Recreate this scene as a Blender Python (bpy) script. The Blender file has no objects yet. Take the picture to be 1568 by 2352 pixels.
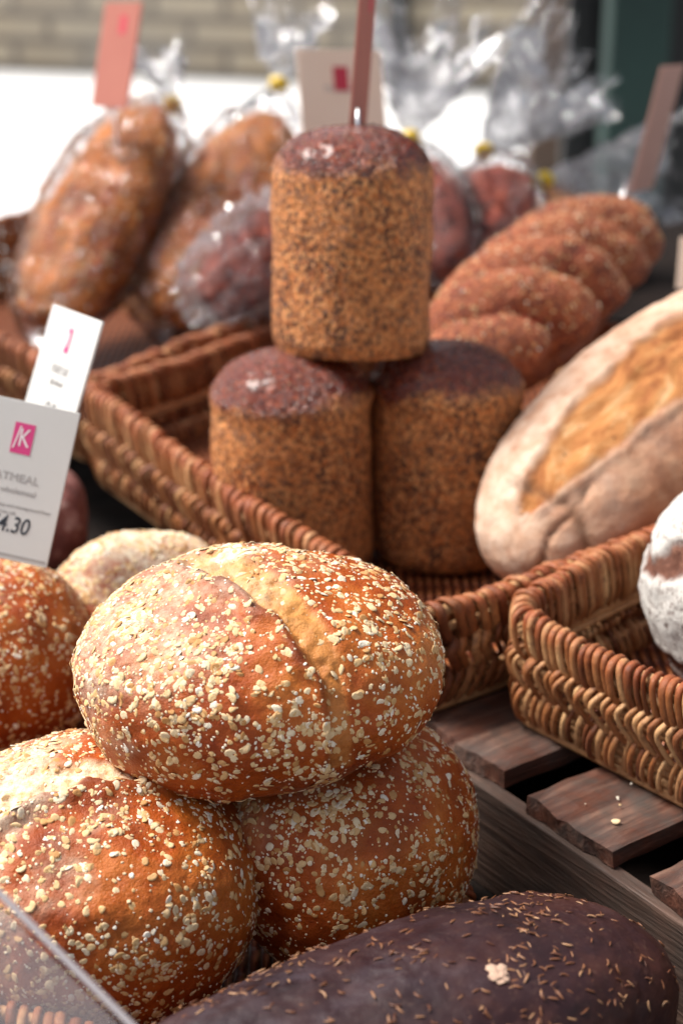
import bpy, bmesh, math, random
import numpy as np
from mathutils import Vector, Matrix, Euler

random.seed(7)
RNG = np.random.default_rng(11)
sc = bpy.context.scene
COL = sc.collection

# ------------------------------------------------------------------ camera, world, sun, exposure
PITCH = math.radians(22.5)
CAM_H = 0.643
FPX = 3920.0
cam = bpy.data.cameras.new('camera')
cam_ob = bpy.data.objects.new('camera', cam)
COL.objects.link(cam_ob)
cam.sensor_fit = 'VERTICAL'
cam.sensor_height = 36.0
cam.lens = 60.0
cam.clip_start = 0.05
cam.clip_end = 200
cam_ob.location = (0, 0, CAM_H)
cam_ob.rotation_euler = (math.pi / 2 - PITCH, 0, 0)
cam.dof.use_dof = True
cam.dof.focus_distance = 1.07
cam.dof.aperture_fstop = 4.2
cam.dof.aperture_blades = 0
sc.camera = cam_ob

SUN_EL, SUN_AZ = math.radians(56), math.radians(-72)      # azimuth measured from +y towards +x
world = bpy.data.worlds.new('World')
sc.world = world
world.use_nodes = True
wn = world.node_tree
wn.nodes.clear()
sky = wn.nodes.new('ShaderNodeTexSky')
sky.sky_type = 'NISHITA'
sky.sun_disc = False
sky.sun_elevation = SUN_EL
sky.sun_rotation = SUN_AZ
bg = wn.nodes.new('ShaderNodeBackground')
bg.inputs['Strength'].default_value = 0.076
wo = wn.nodes.new('ShaderNodeOutputWorld')
sky.dust_density = 4.0
sky.ozone_density = 0.3
hs = wn.nodes.new('ShaderNodeHueSaturation')
hs.inputs['Saturation'].default_value = 0.42
wn.links.new(sky.outputs[0], hs.inputs['Color'])
wn.links.new(hs.outputs[0], bg.inputs[0])
wn.links.new(bg.outputs[0], wo.inputs[0])

sun = bpy.data.lights.new('sun', 'SUN')
sun.energy = 2.75
sun.angle = math.radians(20)
sun.color = (1.0, 0.95, 0.88)
sun_ob = bpy.data.objects.new('sun', sun)
COL.objects.link(sun_ob)
sd = Vector((math.sin(SUN_AZ) * math.cos(SUN_EL), math.cos(SUN_AZ) * math.cos(SUN_EL), math.sin(SUN_EL)))
sun_ob.rotation_euler = sd.to_track_quat('Z', 'Y').to_euler()

sc.view_settings.view_transform = 'Standard'
sc.view_settings.look = 'None'
sc.view_settings.exposure = 1.05
sc.view_settings.gamma = 1.0
sc.view_settings.use_curve_mapping = False
sc.render.engine = 'CYCLES'
sc.cycles.use_denoising = True
sc.cycles.transparent_max_bounces = 24
sc.cycles.max_bounces = 10

# ------------------------------------------------------------------ helpers
FWD = Vector((0, math.cos(PITCH), -math.sin(PITCH)))
UPV = Vector((0, math.sin(PITCH), math.cos(PITCH)))
RGT = Vector((1, 0, 0))
EYE = Vector((0, 0, CAM_H))


def P(px, py, d):
    return EYE + d * (FWD + RGT * ((px - 784) / FPX) + UPV * ((1176 - py) / FPX))


def PZ(px, py, z):
    r = P(px, py, 1.0) - EYE
    return EYE + r * ((z - CAM_H) / r.z)


_perm = np.random.default_rng(3).permutation(256)
_perm = np.concatenate([_perm, _perm, _perm])
_g = np.random.default_rng(4).normal(size=(256, 3))
_g /= np.linalg.norm(_g, axis=1)[:, None]


def pn(p, f=1.0, seed=0.0):
    p = np.asarray(p, float) * f + seed * 17.31
    i = np.floor(p).astype(int)
    t = p - i
    s = t * t * t * (t * (t * 6 - 15) + 10)
    i &= 255
    out = 0
    for a in (0, 1):
        for b in (0, 1):
            for c in (0, 1):
                h = _perm[_perm[_perm[(i[:, 0] + a) & 255] + ((i[:, 1] + b) & 255)] + ((i[:, 2] + c) & 255)]
                g = _g[h]
                d = (t - np.array([a, b, c])) * g
                w = (s[:, 0] if a else 1 - s[:, 0]) * (s[:, 1] if b else 1 - s[:, 1]) * (s[:, 2] if c else 1 - s[:, 2])
                out = out + w * d.sum(1)
    return out * 1.6


def fbm(p, f, oct=4, seed=0.0):
    o = 0
    a = 1.0
    for k in range(oct):
        o = o + a * pn(p, f * 2 ** k, seed + k)
        a *= 0.5
    return o


def sstep(a, b, x):
    t = np.clip((x - a) / (b - a), 0, 1)
    return t * t * (3 - 2 * t)


def mesh_from(name, V, F, mat, smooth=True, attrs=None, parent=None):
    """V (n,3); F (m,k) with constant k, or a list of such arrays."""
    if not isinstance(F, list):
        F = [F]
    me = bpy.data.meshes.new(name)
    V = np.asarray(V, np.float32)
    me.vertices.add(len(V))
    me.vertices.foreach_set('co', V.ravel())
    loops = np.concatenate([f.ravel() for f in F]).astype(np.int32)
    tot = np.concatenate([np.full(len(f), f.shape[1]) for f in F]).astype(np.int32)
    start = np.concatenate([[0], np.cumsum(tot)[:-1]]).astype(np.int32)
    me.loops.add(len(loops))
    me.loops.foreach_set('vertex_index', loops)
    me.polygons.add(len(tot))
    me.polygons.foreach_set('loop_start', start)
    me.polygons.foreach_set('loop_total', tot)
    me.polygons.foreach_set('use_smooth', np.full(len(tot), smooth))
    me.update(calc_edges=True)
    me.validate()
    if attrs:
        for k, v in attrs.items():
            at = me.attributes.new(k, 'FLOAT', 'POINT')
            at.data.foreach_set('value', np.asarray(v, np.float32))
    me.materials.append(mat)
    o = bpy.data.objects.new(name, me)
    COL.objects.link(o)
    if parent is not None:
        o.parent = parent
    return o


def thing(name, label, cat, loc=(0, 0, 0), rot=None, group=None):
    o = bpy.data.objects.new(name, None)
    o.empty_display_size = 0.02
    COL.objects.link(o)
    o.location = loc
    if rot is not None:
        o.rotation_euler = rot.to_euler() if isinstance(rot, Matrix) else rot
    return tagit(o, label, cat, group)


def tagit(o, label, cat, group=None):
    o['label'] = label
    o['category'] = cat
    if group:
        o['group'] = group
    return o


def struct(o, label=None):
    o['kind'] = 'structure'
    if label:
        o['label'] = label
    return o


def stuff(o):
    o['kind'] = 'stuff'
    return o


def box(name, size, mat, parent=None, loc=(0, 0, 0), bevel=0.0, rot=None, seg=2):
    bm = bmesh.new()
    bmesh.ops.create_cube(bm, size=1.0)
    for v in bm.verts:
        v.co = Vector((v.co.x * size[0], v.co.y * size[1], v.co.z * size[2]))
    if bevel:
        bmesh.ops.bevel(bm, geom=bm.edges[:], offset=bevel, segments=seg, affect='EDGES', profile=0.6)
    me = bpy.data.meshes.new(name)
    bm.to_mesh(me)
    bm.free()
    me.materials.append(mat)
    o = bpy.data.objects.new(name, me)
    COL.objects.link(o)
    o.location = loc
    if rot is not None:
        o.rotation_euler = rot.to_euler() if isinstance(rot, Matrix) else rot
    if parent is not None:
        o.parent = parent
    return o


def basis(x, y=None, z=None):
    """3x3 rotation with given x axis and approximate z (or y) axis."""
    x = Vector(x).normalized()
    if z is not None:
        z = Vector(z)
        z = (z - x * z.dot(x)).normalized()
        y = z.cross(x)
    else:
        y = Vector(y)
        y = (y - x * y.dot(x)).normalized()
        z = x.cross(y)
    return Matrix((x, y, z)).transposed()


# ------------------------------------------------------------------ materials
class NT:
    def __init__(self, name):
        self.m = bpy.data.materials.new(name)
        self.m.use_nodes = True
        self.t = self.m.node_tree
        self.b = self.t.nodes['Principled BSDF']
        self.out = self.t.nodes['Material Output']
        self.co = self.n('ShaderNodeTexCoord').outputs['Object']

    def n(self, typ, **kw):
        nd = self.t.nodes.new(typ)
        for k, v in kw.items():
            setattr(nd, k, v)
        return nd

    def l(self, a, b):
        self.t.links.new(a, b)

    def attr(self, name):
        return self.n('ShaderNodeAttribute', attribute_name=name).outputs['Fac']

    def mapping(self, scale=(1, 1, 1), rot=(0, 0, 0), src=None):
        m = self.n('ShaderNodeMapping')
        m.inputs['Scale'].default_value = scale
        m.inputs['Rotation'].default_value = rot
        self.l(src or self.co, m.inputs['Vector'])
        return m.outputs[0]

    def noise(self, scale, detail=4, rough=0.55, dist=0.0, src=None):
        nd = self.n('ShaderNodeTexNoise')
        nd.inputs['Scale'].default_value = scale
        nd.inputs['Detail'].default_value = detail
        nd.inputs['Roughness'].default_value = rough
        nd.inputs['Distortion'].default_value = dist
        self.l(src or self.co, nd.inputs['Vector'])
        return nd.outputs['Fac']

    def voro(self, scale, feature='F1', out='Distance', src=None, rnd=1.0):
        nd = self.n('ShaderNodeTexVoronoi', feature=feature)
        nd.inputs['Scale'].default_value = scale
        nd.inputs['Randomness'].default_value = rnd
        self.l(src or self.co, nd.inputs['Vector'])
        return nd.outputs[out]

    def ramp(self, fac, stops, mode='LINEAR'):
        r = self.n('ShaderNodeValToRGB')
        r.color_ramp.interpolation = mode
        el = r.color_ramp.elements
        while len(el) < len(stops):
            el.new(0.5)
        for e, (p, c) in zip(el, stops):
            e.position = p
            if isinstance(c, (int, float)):
                c = (c, c, c)
            e.color = (*c, 1)
        self.l(fac, r.inputs[0])
        return r.outputs[0]

    def mix(self, fac, a, b, blend='MIX'):
        m = self.n('ShaderNodeMix', data_type='RGBA', blend_type=blend)
        for i, v in ((0, fac), (6, a), (7, b)):
            if isinstance(v, (int, float)):
                m.inputs[i].default_value = v
            elif isinstance(v, tuple):
                m.inputs[i].default_value = (*v, 1)
            else:
                self.l(v, m.inputs[i])
        return m.outputs[2]

    def math(self, op, a, b=0.0, c=0.0):
        m = self.n('ShaderNodeMath', operation=op)
        for i, v in enumerate((a, b, c)):
            if isinstance(v, (int, float)):
                m.inputs[i].default_value = v
            else:
                self.l(v, m.inputs[i])
        return m.outputs[0]

    def bump(self, h, strength, dist, prev=None):
        b = self.n('ShaderNodeBump')
        b.inputs['Strength'].default_value = strength
        b.inputs['Distance'].default_value = dist
        self.l(h, b.inputs['Height'])
        if prev is not None:
            self.l(prev, b.inputs['Normal'])
        return b.outputs[0]

    def done(self, color, rough=0.5, normal=None, coat=0.0, spec=0.5):
        if isinstance(color, tuple):
            self.b.inputs['Base Color'].default_value = (*color, 1)
        else:
            self.l(color, self.b.inputs['Base Color'])
        if isinstance(rough, (int, float)):
            self.b.inputs['Roughness'].default_value = rough
        else:
            self.l(rough, self.b.inputs['Roughness'])
        self.b.inputs['Specular IOR Level'].default_value = spec
        self.b.inputs['Coat Weight'].default_value = coat
        self.b.inputs['Coat Roughness'].default_value = 0.3
        if normal is not None:
            self.l(normal, self.b.inputs['Normal'])
        return self.m


def mat_oat_crust(name, light, mid, dark, pale, flour=(0.80, 0.74, 0.64)):
    m = NT(name)
    n1 = m.noise(13, 5, 0.6)
    n2 = m.noise(60, 5, 0.6)
    base = m.ramp(m.math('ADD', m.math('MULTIPLY', n1, 0.75), m.math('MULTIPLY', n2, 0.25)),
                  [(0.36, dark), (0.5, mid), (0.66, light)])
    base = m.mix(m.ramp(m.noise(420, 3), [(0.60, 0.0), (0.78, 0.35)]), base, (0.10, 0.02, 0.006))
    base = m.mix(m.math('MULTIPLY', m.attr('burn'), 0.85), base, (0.165, 0.030, 0.006))
    tearc = m.ramp(m.noise(70, 6, 0.65), [(0.33, tuple(c * 0.62 for c in pale)), (0.6, pale)])
    base = m.mix(m.attr('pale'), base, tearc)
    fl = m.math('MULTIPLY', m.attr('flour'), m.ramp(m.noise(170, 6, 0.75), [(0.30, 0.0), (0.60, 1.0)]))
    base = m.mix(fl, base, flour)
    hgt = m.math('ADD', m.noise(120, 6, 0.7), m.math('MULTIPLY', m.noise(520, 3, 0.6), 0.35))
    nm = m.bump(hgt, 0.75, 0.0026)
    r = m.mix(fl, m.ramp(m.noise(40, 3), [(0.3, 0.30), (0.7, 0.52)]), (0.85, 0.85, 0.85))
    return m.done(base, r, nm, 0.05, 0.28)


M = {}
M['oat_crust'] = mat_oat_crust('oat_crust', (0.56, 0.170, 0.028), (0.40, 0.076, 0.007), (0.20, 0.023, 0.002), (0.72, 0.32, 0.085), (0.86, 0.74, 0.55))

m = NT('oat_flakes')
c = m.ramp(m.attr('tint'), [(0.0, (0.50, 0.24, 0.075)), (0.3, (0.68, 0.44, 0.20)), (0.65, (0.78, 0.61, 0.38)), (1.0, (0.88, 0.82, 0.70))])
c = m.mix(m.ramp(m.noise(260, 4), [(0.45, 0.0), (0.75, 0.45)]), c, (0.50, 0.26, 0.09))
M['flake'] = m.done(c, 0.7, m.bump(m.noise(700, 3), 0.4, 0.0006))


def mat_seeded(name, cols, dome, top_z, scale=1.0, seedk=0.0):
    m = NT(name)
    warp = m.mapping((1, 1, 0.75))
    v = m.voro(460 * scale, out='Color', src=warp)
    vf = m.n('ShaderNodeSeparateColor')
    m.l(v, vf.inputs[0])
    dist = m.voro(460 * scale, src=warp)
    big = m.noise(22, 4)
    f = m.math('ADD', m.math('MULTIPLY', vf.outputs[0], 0.34), m.math('ADD', m.math('MULTIPLY', big, 0.22), m.math('MULTIPLY', m.noise(190 * scale, 8, 0.8), 0.44)))
    col = m.ramp(f, [(0.37, cols[0]), (0.44, cols[1]), (0.51, cols[2]), (0.62, cols[3])])
    col = m.mix(m.ramp(m.noise(130, 4), [(0.56, 0.0), (0.64, 0.75)]), col, cols[0])
    sm = m.ramp(m.noise(15, 5, 0.65, 0.6), [(0.42, 0.0), (0.62, 0.62)])
    col = m.mix(sm, col, tuple((p + q) * 0.5 for p, q in zip(cols[2], cols[3])))
    col = m.mix(m.ramp(m.noise(19, 5, 0.6, 0.4, m.mapping((1, 1, 1.6))), [(0.55, 0.0), (0.72, 0.45)]), col, cols[1])
    sw = m.mapping((1.0, 1.0, 0.62), (0.3, 0.5, 0.2))
    sc_ = m.n('ShaderNodeSeparateColor')
    m.l(m.voro(250 * scale, out='Color', src=sw), sc_.inputs[0])
    sel = m.ramp(sc_.outputs[1], [(0.52, 0.0), (0.56, 1.0)])
    near = m.ramp(m.voro(250 * scale, src=sw), [(0.26, 1.0), (0.46, 0.0)])
    col = m.mix(m.math('MULTIPLY', m.math('MULTIPLY', sel, near), seedk), col, m.mix(sc_.outputs[2], cols[0], (0.12, 0.055, 0.032)))
    # real darker bake on the domed crown
    dk = m.ramp(m.math('ADD', m.attr('dome'), m.math('MULTIPLY', m.math('SUBTRACT', m.noise(40, 4), 0.5), 0.5)),
                [(0.30, 0.0), (0.74, 1.0)])
    dcol = m.ramp(f, [(0.30, dome[0]), (0.55, dome[1]), (0.75, dome[2])])
    col = m.mix(dk, col, dcol)
    h = m.math('ADD', m.math('MULTIPLY', dist, -1.0), m.math('MULTIPLY', m.noise(90, 5), 1.2))
    nm = m.bump(h, 0.8, 0.003)
    rg = m.mix(dk, m.ramp(m.noise(160, 3), [(0.3, 0.5), (0.7, 0.8)]), m.ramp(m.noise(120, 4), [(0.35, 0.10), (0.65, 0.36)]))
    m.l(m.math('MULTIPLY', dk, 0.35 * seedk), m.b.inputs['Coat Weight'])
    m_ = m.done(col, rg, nm, 0.0, 0.5)
    m.b.inputs['Coat Roughness'].default_value = 0.22
    return m_


M['tin'] = mat_seeded('seeded_crust', [(0.055, 0.020, 0.012), (0.26, 0.080, 0.024), (0.58, 0.160, 0.028), (0.80, 0.37, 0.13)],
                      [(0.040, 0.006, 0.004), (0.17, 0.022, 0.007), (0.42, 0.085, 0.02)], 0.16, 1.0, 0.92)
M['plait'] = mat_seeded('sesame_crust', [(0.07, 0.008, 0.003), (0.18, 0.024, 0.007), (0.32, 0.056, 0.014), (0.52, 0.18, 0.065)],
                        [(0.15, 0.012, 0.003), (0.30, 0.026, 0.005), (0.40, 0.05, 0.009)], 0.1, 0.9)
M['bagged'] = mat_seeded('bagged_crust', [(0.16, 0.030, 0.008), (0.42, 0.075, 0.010), (0.66, 0.17, 0.022), (0.82, 0.34, 0.075)],
                         [(0.26, 0.04, 0.010), (0.46, 0.11, 0.020), (0.66, 0.26, 0.06)], 0.1, 0.8)
M['red_loaf'] = mat_seeded('glazed_dark_crust', [(0.08, 0.010, 0.007), (0.20, 0.025, 0.014), (0.32, 0.045, 0.024), (0.42, 0.10, 0.05)],
                           [(0.08, 0.012, 0.008), (0.16, 0.02, 0.01), (0.3, 0.06, 0.03)], 0.1, 0.5)

# flour dusted sourdough with an open ear
m = NT('floured_crust')
n1 = m.noise(16, 6, 0.6)
crust = m.ramp(m.noise(34, 6, 0.7), [(0.3, (0.26, 0.085, 0.036)), (0.5, (0.46, 0.20, 0.10)), (0.7, (0.60, 0.34, 0.20))])
fl = m.math('MULTIPLY', m.attr('flour'), m.ramp(m.noise(48, 7, 0.72), [(0.30, 0.08), (0.62, 1.0)]))
col = m.mix(fl, crust, (0.74, 0.57, 0.44))
ear = m.ramp(m.noise(24, 8, 0.66, 1.4, m.mapping((0.45, 1, 1))), [(0.30, (0.15, 0.042, 0.012)), (0.42, (0.36, 0.115, 0.026)), (0.54, (0.52, 0.215, 0.060)), (0.68, (0.70, 0.45, 0.23))])
ear = m.mix(m.ramp(m.voro(95), [(0.06, 1.0), (0.13, 0.0)]), ear, (0.05, 0.015, 0.008))
col = m.mix(m.attr('pale'), col, ear)
col = m.mix(m.attr('burn'), col, (0.16, 0.07, 0.03))
nm = m.bump(m.math('ADD', m.noise(60, 7, 0.7), m.math('MULTIPLY', m.attr('pale'), m.math('MULTIPLY', m.noise(40, 6, 0.8, 1.0), 1.5))), 0.6, 0.005)
M['floured'] = m.done(col, 0.8, nm)

m = NT('floured_rye_crust')
crust = m.ramp(m.noise(60, 6, 0.7), [(0.3, (0.055, 0.018, 0.012)), (0.55, (0.16, 0.06, 0.035)), (0.75, (0.34, 0.17, 0.11))])
fl = m.math('MULTIPLY', m.attr('flour'), m.ramp(m.noise(120, 8, 0.8), [(0.36, 0.08), (0.50, 0.95)]))
col = m.mix(fl, crust, (0.68, 0.66, 0.62))
M['rye_flour'] = m.done(col, 0.85, m.bump(m.noise(120, 7, 0.75), 0.7, 0.003))

m = NT('dark_rye_crust')
col = m.ramp(m.noise(15, 6, 0.65), [(0.32, (0.014, 0.006, 0.008)), (0.5, (0.027, 0.0085, 0.010)), (0.68, (0.055, 0.015, 0.009))])
col = m.mix(m.ramp(m.noise(240, 4, 0.7), [(0.57, 0.0), (0.74, 0.45)]), col, (0.10, 0.06, 0.045))
col = m.mix(m.math('MULTIPLY', m.attr('flour'), m.ramp(m.noise(60, 6, 0.7), [(0.35, 0.0), (0.6, 0.45)])), col, (0.055, 0.045, 0.060))  # dark bluish grey patches on the upper crust
nm = m.bump(m.math('ADD', m.noise(75, 6, 0.65), m.math('MULTIPLY', m.noise(500, 3), 0.3)), 0.35, 0.002)
M['rye'] = m.done(col, m.ramp(m.noise(30, 5), [(0.3, 0.36), (0.7, 0.62)]), nm, 0.0, 0.34)

m = NT('purple_crust')
col = m.ramp(m.noise(50, 6, 0.7), [(0.35, (0.10, 0.030, 0.026)), (0.55, (0.20, 0.07, 0.06)), (0.72, (0.5, 0.36, 0.33))])
M['purple'] = m.done(col, 0.7, m.bump(m.noise(80, 5), 0.5, 0.003))

m = NT('caraway_seed')
c = m.ramp(m.attr('tint'), [(0.0, (0.09, 0.028, 0.013)), (0.5, (0.20, 0.075, 0.032)), (1.0, (0.42, 0.23, 0.12))])
M['caraway'] = m.done(c, 0.45)

m = NT('wicker_willow')
t = m.attr('tint')
st = m.attr('along')
c = m.ramp(t, [(0.0, (0.17, 0.050, 0.015)), (0.40, (0.36, 0.130, 0.040)), (1.0, (0.68, 0.40, 0.185))])
c = m.mix(m.math('MULTIPLY', st, m.ramp(m.noise(60, 5, 0.7), [(0.35, 0.1), (0.65, 1.0)])), c, (0.33, 0.075, 0.018))
c = m.mix(m.ramp(m.noise(110, 6, 0.75), [(0.50, 0.0), (0.68, 0.8)]), c, (0.12, 0.030, 0.010))
M['wicker'] = m.done(c, m.ramp(m.noise(90, 3), [(0.3, 0.42), (0.7, 0.72)]), m.bump(m.noise(260, 6, 0.7, 0, m.mapping((1, 1, .4))), 0.8, 0.0015), 0.0)

m = NT('basket_floor')
w = m.n('ShaderNodeTexWave', wave_type='BANDS', bands_direction='X')
w.inputs['Scale'].default_value = 38
w.inputs['Distortion'].default_value = 1.2
m.l(m.co, w.inputs['Vector'])
w2 = m.n('ShaderNodeTexWave', wave_type='BANDS', bands_direction='Y')
w2.inputs['Scale'].default_value = 12
m.l(m.co, w2.inputs['Vector'])
hh = m.math('MULTIPLY', w.outputs['Fac'], m.math('ADD', w2.outputs['Fac'], 0.3))
M['wfloor'] = m.done(m.ramp(hh, [(0.05, (0.045, 0.010, 0.004)), (0.5, (0.26, 0.055, 0.014)), (1.0, (0.45, 0.15, 0.05))]), 0.45, m.bump(hh, 0.9, 0.006), 0.1)


def mat_wood(name, cols, dirt, rough=0.6):
    m = NT(name)
    s = m.mapping((6, 90, 90))
    s2 = m.mapping((3, 26, 26))
    g = m.math('ADD', m.math('MULTIPLY', m.noise(1.6, 6, 0.6, 0.6, s), 0.6), m.math('MULTIPLY', m.noise(1.3, 4, 0.6, 0.3, s2), 0.4))
    c = m.ramp(g, [(0.32, cols[0]), (0.5, cols[1]), (0.66, cols[2])])
    c = m.mix(m.ramp(m.noise(24, 6, 0.7), [(0.42, 0.0), (0.66, 0.85)]), c, dirt)
    c = m.mix(m.ramp(m.noise(150, 5, 0.7), [(0.62, 0.0), (0.75, 0.5)]), c, (0.01, 0.008, 0.008))
    return m.done(c, m.ramp(m.noise(30, 4), [(0.3, rough - 0.2), (0.7, rough + 0.15)]), m.bump(g, 0.9, 0.004))


M['slat'] = mat_wood('weathered_slat', [(0.020, 0.008, 0.006), (0.10, 0.036, 0.022), (0.27, 0.145, 0.100)], (0.060, 0.050, 0.044), 0.55)
M['board'] = mat_wood('weathered_board', [(0.022, 0.011, 0.008), (0.075, 0.039, 0.027), (0.17, 0.100, 0.072)], (0.055, 0.038, 0.029), 0.8)
M['table'] = mat_wood('dark_table', [(0.008, 0.005, 0.004), (0.014, 0.009, 0.008), (0.024, 0.016, 0.012)], (0.010, 0.008, 0.007), 0.9)
M['table'].node_tree.nodes['Principled BSDF'].inputs['Specular IOR Level'].default_value = 0.12

m = NT('white_card')
M['card'] = m.done(m.mix(m.noise(30, 4), (0.56, 0.55, 0.53), (0.61, 0.60, 0.585)), 0.6)
m = NT('beige_card')
M['beige'] = m.done(m.mix(m.noise(14, 4), (0.80, 0.60, 0.46), (0.84, 0.68, 0.55)), 0.7)
m = NT('pink_card')
M['pinkcard'] = m.done(m.mix(m.noise(14, 4), (0.34, 0.10, 0.075), (0.40, 0.14, 0.10)), 0.7)
m = NT('dusky_card')
M['dusky'] = m.done(m.mix(m.noise(14, 4), (0.38, 0.20, 0.16), (0.46, 0.26, 0.21)), 0.7)
m = NT('magenta_ink')
M['ink_pink'] = m.done((0.62, 0.045, 0.20), 0.6)
m = NT('red_ink')
M['ink_red'] = m.done((0.50, 0.03, 0.06), 0.6)
m = NT('grey_ink')
M['ink_grey'] = m.done((0.36, 0.34, 0.33), 0.7)
m = NT('black_ink')
M['ink_black'] = m.done((0.03, 0.035, 0.045), 0.5)
m = NT('white_ink')
M['ink_white'] = m.done((0.78, 0.74, 0.74), 0.6)
m = NT('metal_pin')
m.b.inputs['Metallic'].default_value = 1.0
M['metal'] = m.done((0.7, 0.7, 0.72), 0.25)
m = NT('yellow_tie')
M['yellow'] = m.done((0.90, 0.60, 0.01), 0.4)

# cellophane
m = NT('cellophane')
tr = m.n('ShaderNodeBsdfTransparent')
tr.inputs[0].default_value = (0.97, 0.97, 0.98, 1)
gl = m.n('ShaderNodeBsdfGlossy')
gl.inputs['Roughness'].default_value = 0.04
rd_ = m.math('ABSOLUTE', m.math('SUBTRACT', m.noise(26, 4, 0.55, 1.0), 0.5))
nb = m.bump(m.math('MULTIPLY', rd_, -2.0), 0.9, 0.016)
m.l(nb, gl.inputs['Normal'])
lw = m.n('ShaderNodeLayerWeight')
lw.inputs['Blend'].default_value = 0.30
m.l(nb, lw.inputs['Normal'])
fac = m.math('ADD', m.math('MULTIPLY', m.math('POWER', lw.outputs['Fresnel'], 1.9), 0.9), 0.035)
mx = m.n('ShaderNodeMixShader')
m.l(fac, mx.inputs[0])
m.l(tr.outputs[0], mx.inputs[1])
m.l(gl.outputs[0], mx.inputs[2])
tl = m.n('ShaderNodeBsdfTranslucent')
tl.inputs[0].default_value = (0.9, 0.9, 0.93, 1)
df = m.n('ShaderNodeBsdfDiffuse')
df.inputs[0].default_value = (0.85, 0.85, 0.88, 1)
ad = m.n('ShaderNodeMixShader')
ad.inputs[0].default_value = 0.5
m.l(tl.outputs[0], ad.inputs[1])
m.l(df.outputs[0], ad.inputs[2])
mx2 = m.n('ShaderNodeMixShader')
milk = m.math('MULTIPLY', m.attr('milk'), m.ramp(m.noise(28, 5, 0.7), [(0.3, 0.3), (0.7, 1.6)]))
m.l(milk, mx2.inputs[0])
m.l(mx.outputs[0], mx2.inputs[1])
m.l(ad.outputs[0], mx2.inputs[2])
m.l(mx2.outputs[0], m.out.inputs['Surface'])
M['film'] = m.m

m = NT('clear_acrylic')
tr = m.n('ShaderNodeBsdfTransparent')
tr.inputs[0].default_value = (0.95, 0.95, 0.95, 1)
gl = m.n('ShaderNodeBsdfGlossy')
gl.inputs['Roughness'].default_value = 0.2
df = m.n('ShaderNodeBsdfDiffuse')
df.inputs[0].default_value = (0.62, 0.52, 0.50, 1)
mx = m.n('ShaderNodeMixShader')
mx.inputs[0].default_value = 0.10
m.l(tr.outputs[0], mx.inputs[1])
m.l(gl.outputs[0], mx.inputs[2])
mx2 = m.n('ShaderNodeMixShader')
mx2.inputs[0].default_value = 0.16
m.l(mx.outputs[0], mx2.inputs[1])
m.l(df.outputs[0], mx2.inputs[2])
m.l(mx2.outputs[0], m.out.inputs['Surface'])
M['acrylic'] = m.m
m = NT('acrylic_edge')
M['acrylic_edge'] = m.done((0.50, 0.45, 0.46), 0.35)

# ------------------------------------------------------------------ setting
m = NT('pale_paving')
c = m.ramp(m.noise(0.9, 6, 0.6), [(0.3, (0.72, 0.73, 0.74)), (0.7, (0.82, 0.82, 0.82))])
pv = m.done(c, 0.8, m.bump(m.noise(3, 5), 0.2, 0.02))
o = box('pavement', (60, 50, 0.2), pv, loc=(0, 20, -1.0))
struct(o, 'pale sunlit paving behind the stall')

m = NT('stone_wall')
br = m.n('ShaderNodeTexBrick')
br.inputs['Scale'].default_value = 1.0
br.inputs['Brick Width'].default_value = 0.46
br.inputs['Row Height'].default_value = 0.16
br.inputs['Mortar Size'].default_value = 0.03
br.inputs['Color1'].default_value = (0.36, 0.29, 0.20, 1)
br.inputs['Color2'].default_value = (0.50, 0.42, 0.30, 1)
br.inputs['Mortar'].default_value = (0.16, 0.13, 0.10, 1)
mp = m.n('ShaderNodeMapping')
mp.inputs['Rotation'].default_value = (math.pi / 2, 0, 0)
m.l(m.co, mp.inputs['Vector'])
m.l(mp.outputs[0], br.inputs['Vector'])
c = m.mix(m.ramp(m.noise(0.8, 6, 0.65), [(0.35, 0.0), (0.7, 0.8)]), br.outputs['Color'], (0.30, 0.28, 0.25))
wallm = m.done(c, 0.9, m.bump(m.noise(9, 5), 0.5, 0.05))
w = box('stone_wall', (9.0, 0.4, 2.3), wallm, loc=(-2.2, 11.2, 0.25), rot=(0, 0, math.radians(-15)))
tagit(w, 'long beige stone wall far behind the bread stall', 'wall')

m = NT('green_paint')
M['green'] = m.done(m.ramp(m.noise(6, 4), [(0.3, (0.004, 0.020, 0.017)), (0.7, (0.008, 0.034, 0.028))]), 0.7)
m = NT('brown_timber')
M['brown'] = m.done(m.ramp(m.noise(4, 5), [(0.3, (0.035, 0.02, 0.013)), (0.7, (0.085, 0.05, 0.03))]), 0.7)
m = NT('dark_shutter')
M['dark'] = m.done((0.008, 0.009, 0.010), 0.7)
p0 = P(1446, 300, 3.6)
col_t = thing('painted_column', 'dark green painted column standing behind the bagged loaves', 'column', (p0.x, p0.y, -0.9))
box('shaft', (0.125, 0.125, 4.4), M['green'], col_t, (0, 0, 2.2), 0.012)
box('plinth', (0.22, 0.22, 0.35), M['green'], col_t, (0, 0, 0.175), 0.01)
p0 = P(1262, 300, 6.3)
post = thing('timber_post', 'brown timber post beside the dark shutter', 'post', (p0.x, p0.y, -0.9))
box('shaft', (0.17, 0.2, 5.2), M['brown'], post, (0, 0, 2.6), 0.02)
box('brace', (0.14, 0.12, 0.9), M['brown'], post, (0, 0, 4.9), 0.02, rot=(0, 0.7, 0))
p0 = P(1316, 300, 3.75)
sh = thing('stall_partition', 'near-black painted partition behind the green column', 'partition', (p0.x, p0.y, -0.9))
box('panel', (1.5, 0.03, 2.9), M['dark'], sh, (0.75, 0, 1.45))
box('frame', (0.05, 0.06, 2.95), M['dark'], sh, (0.0, 0, 1.475), 0.004)
box('frame', (1.5, 0.06, 0.06), M['dark'], sh, (0.78, 0, 2.92), 0.004)
p0 = P(905, -20, 10.4)
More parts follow.
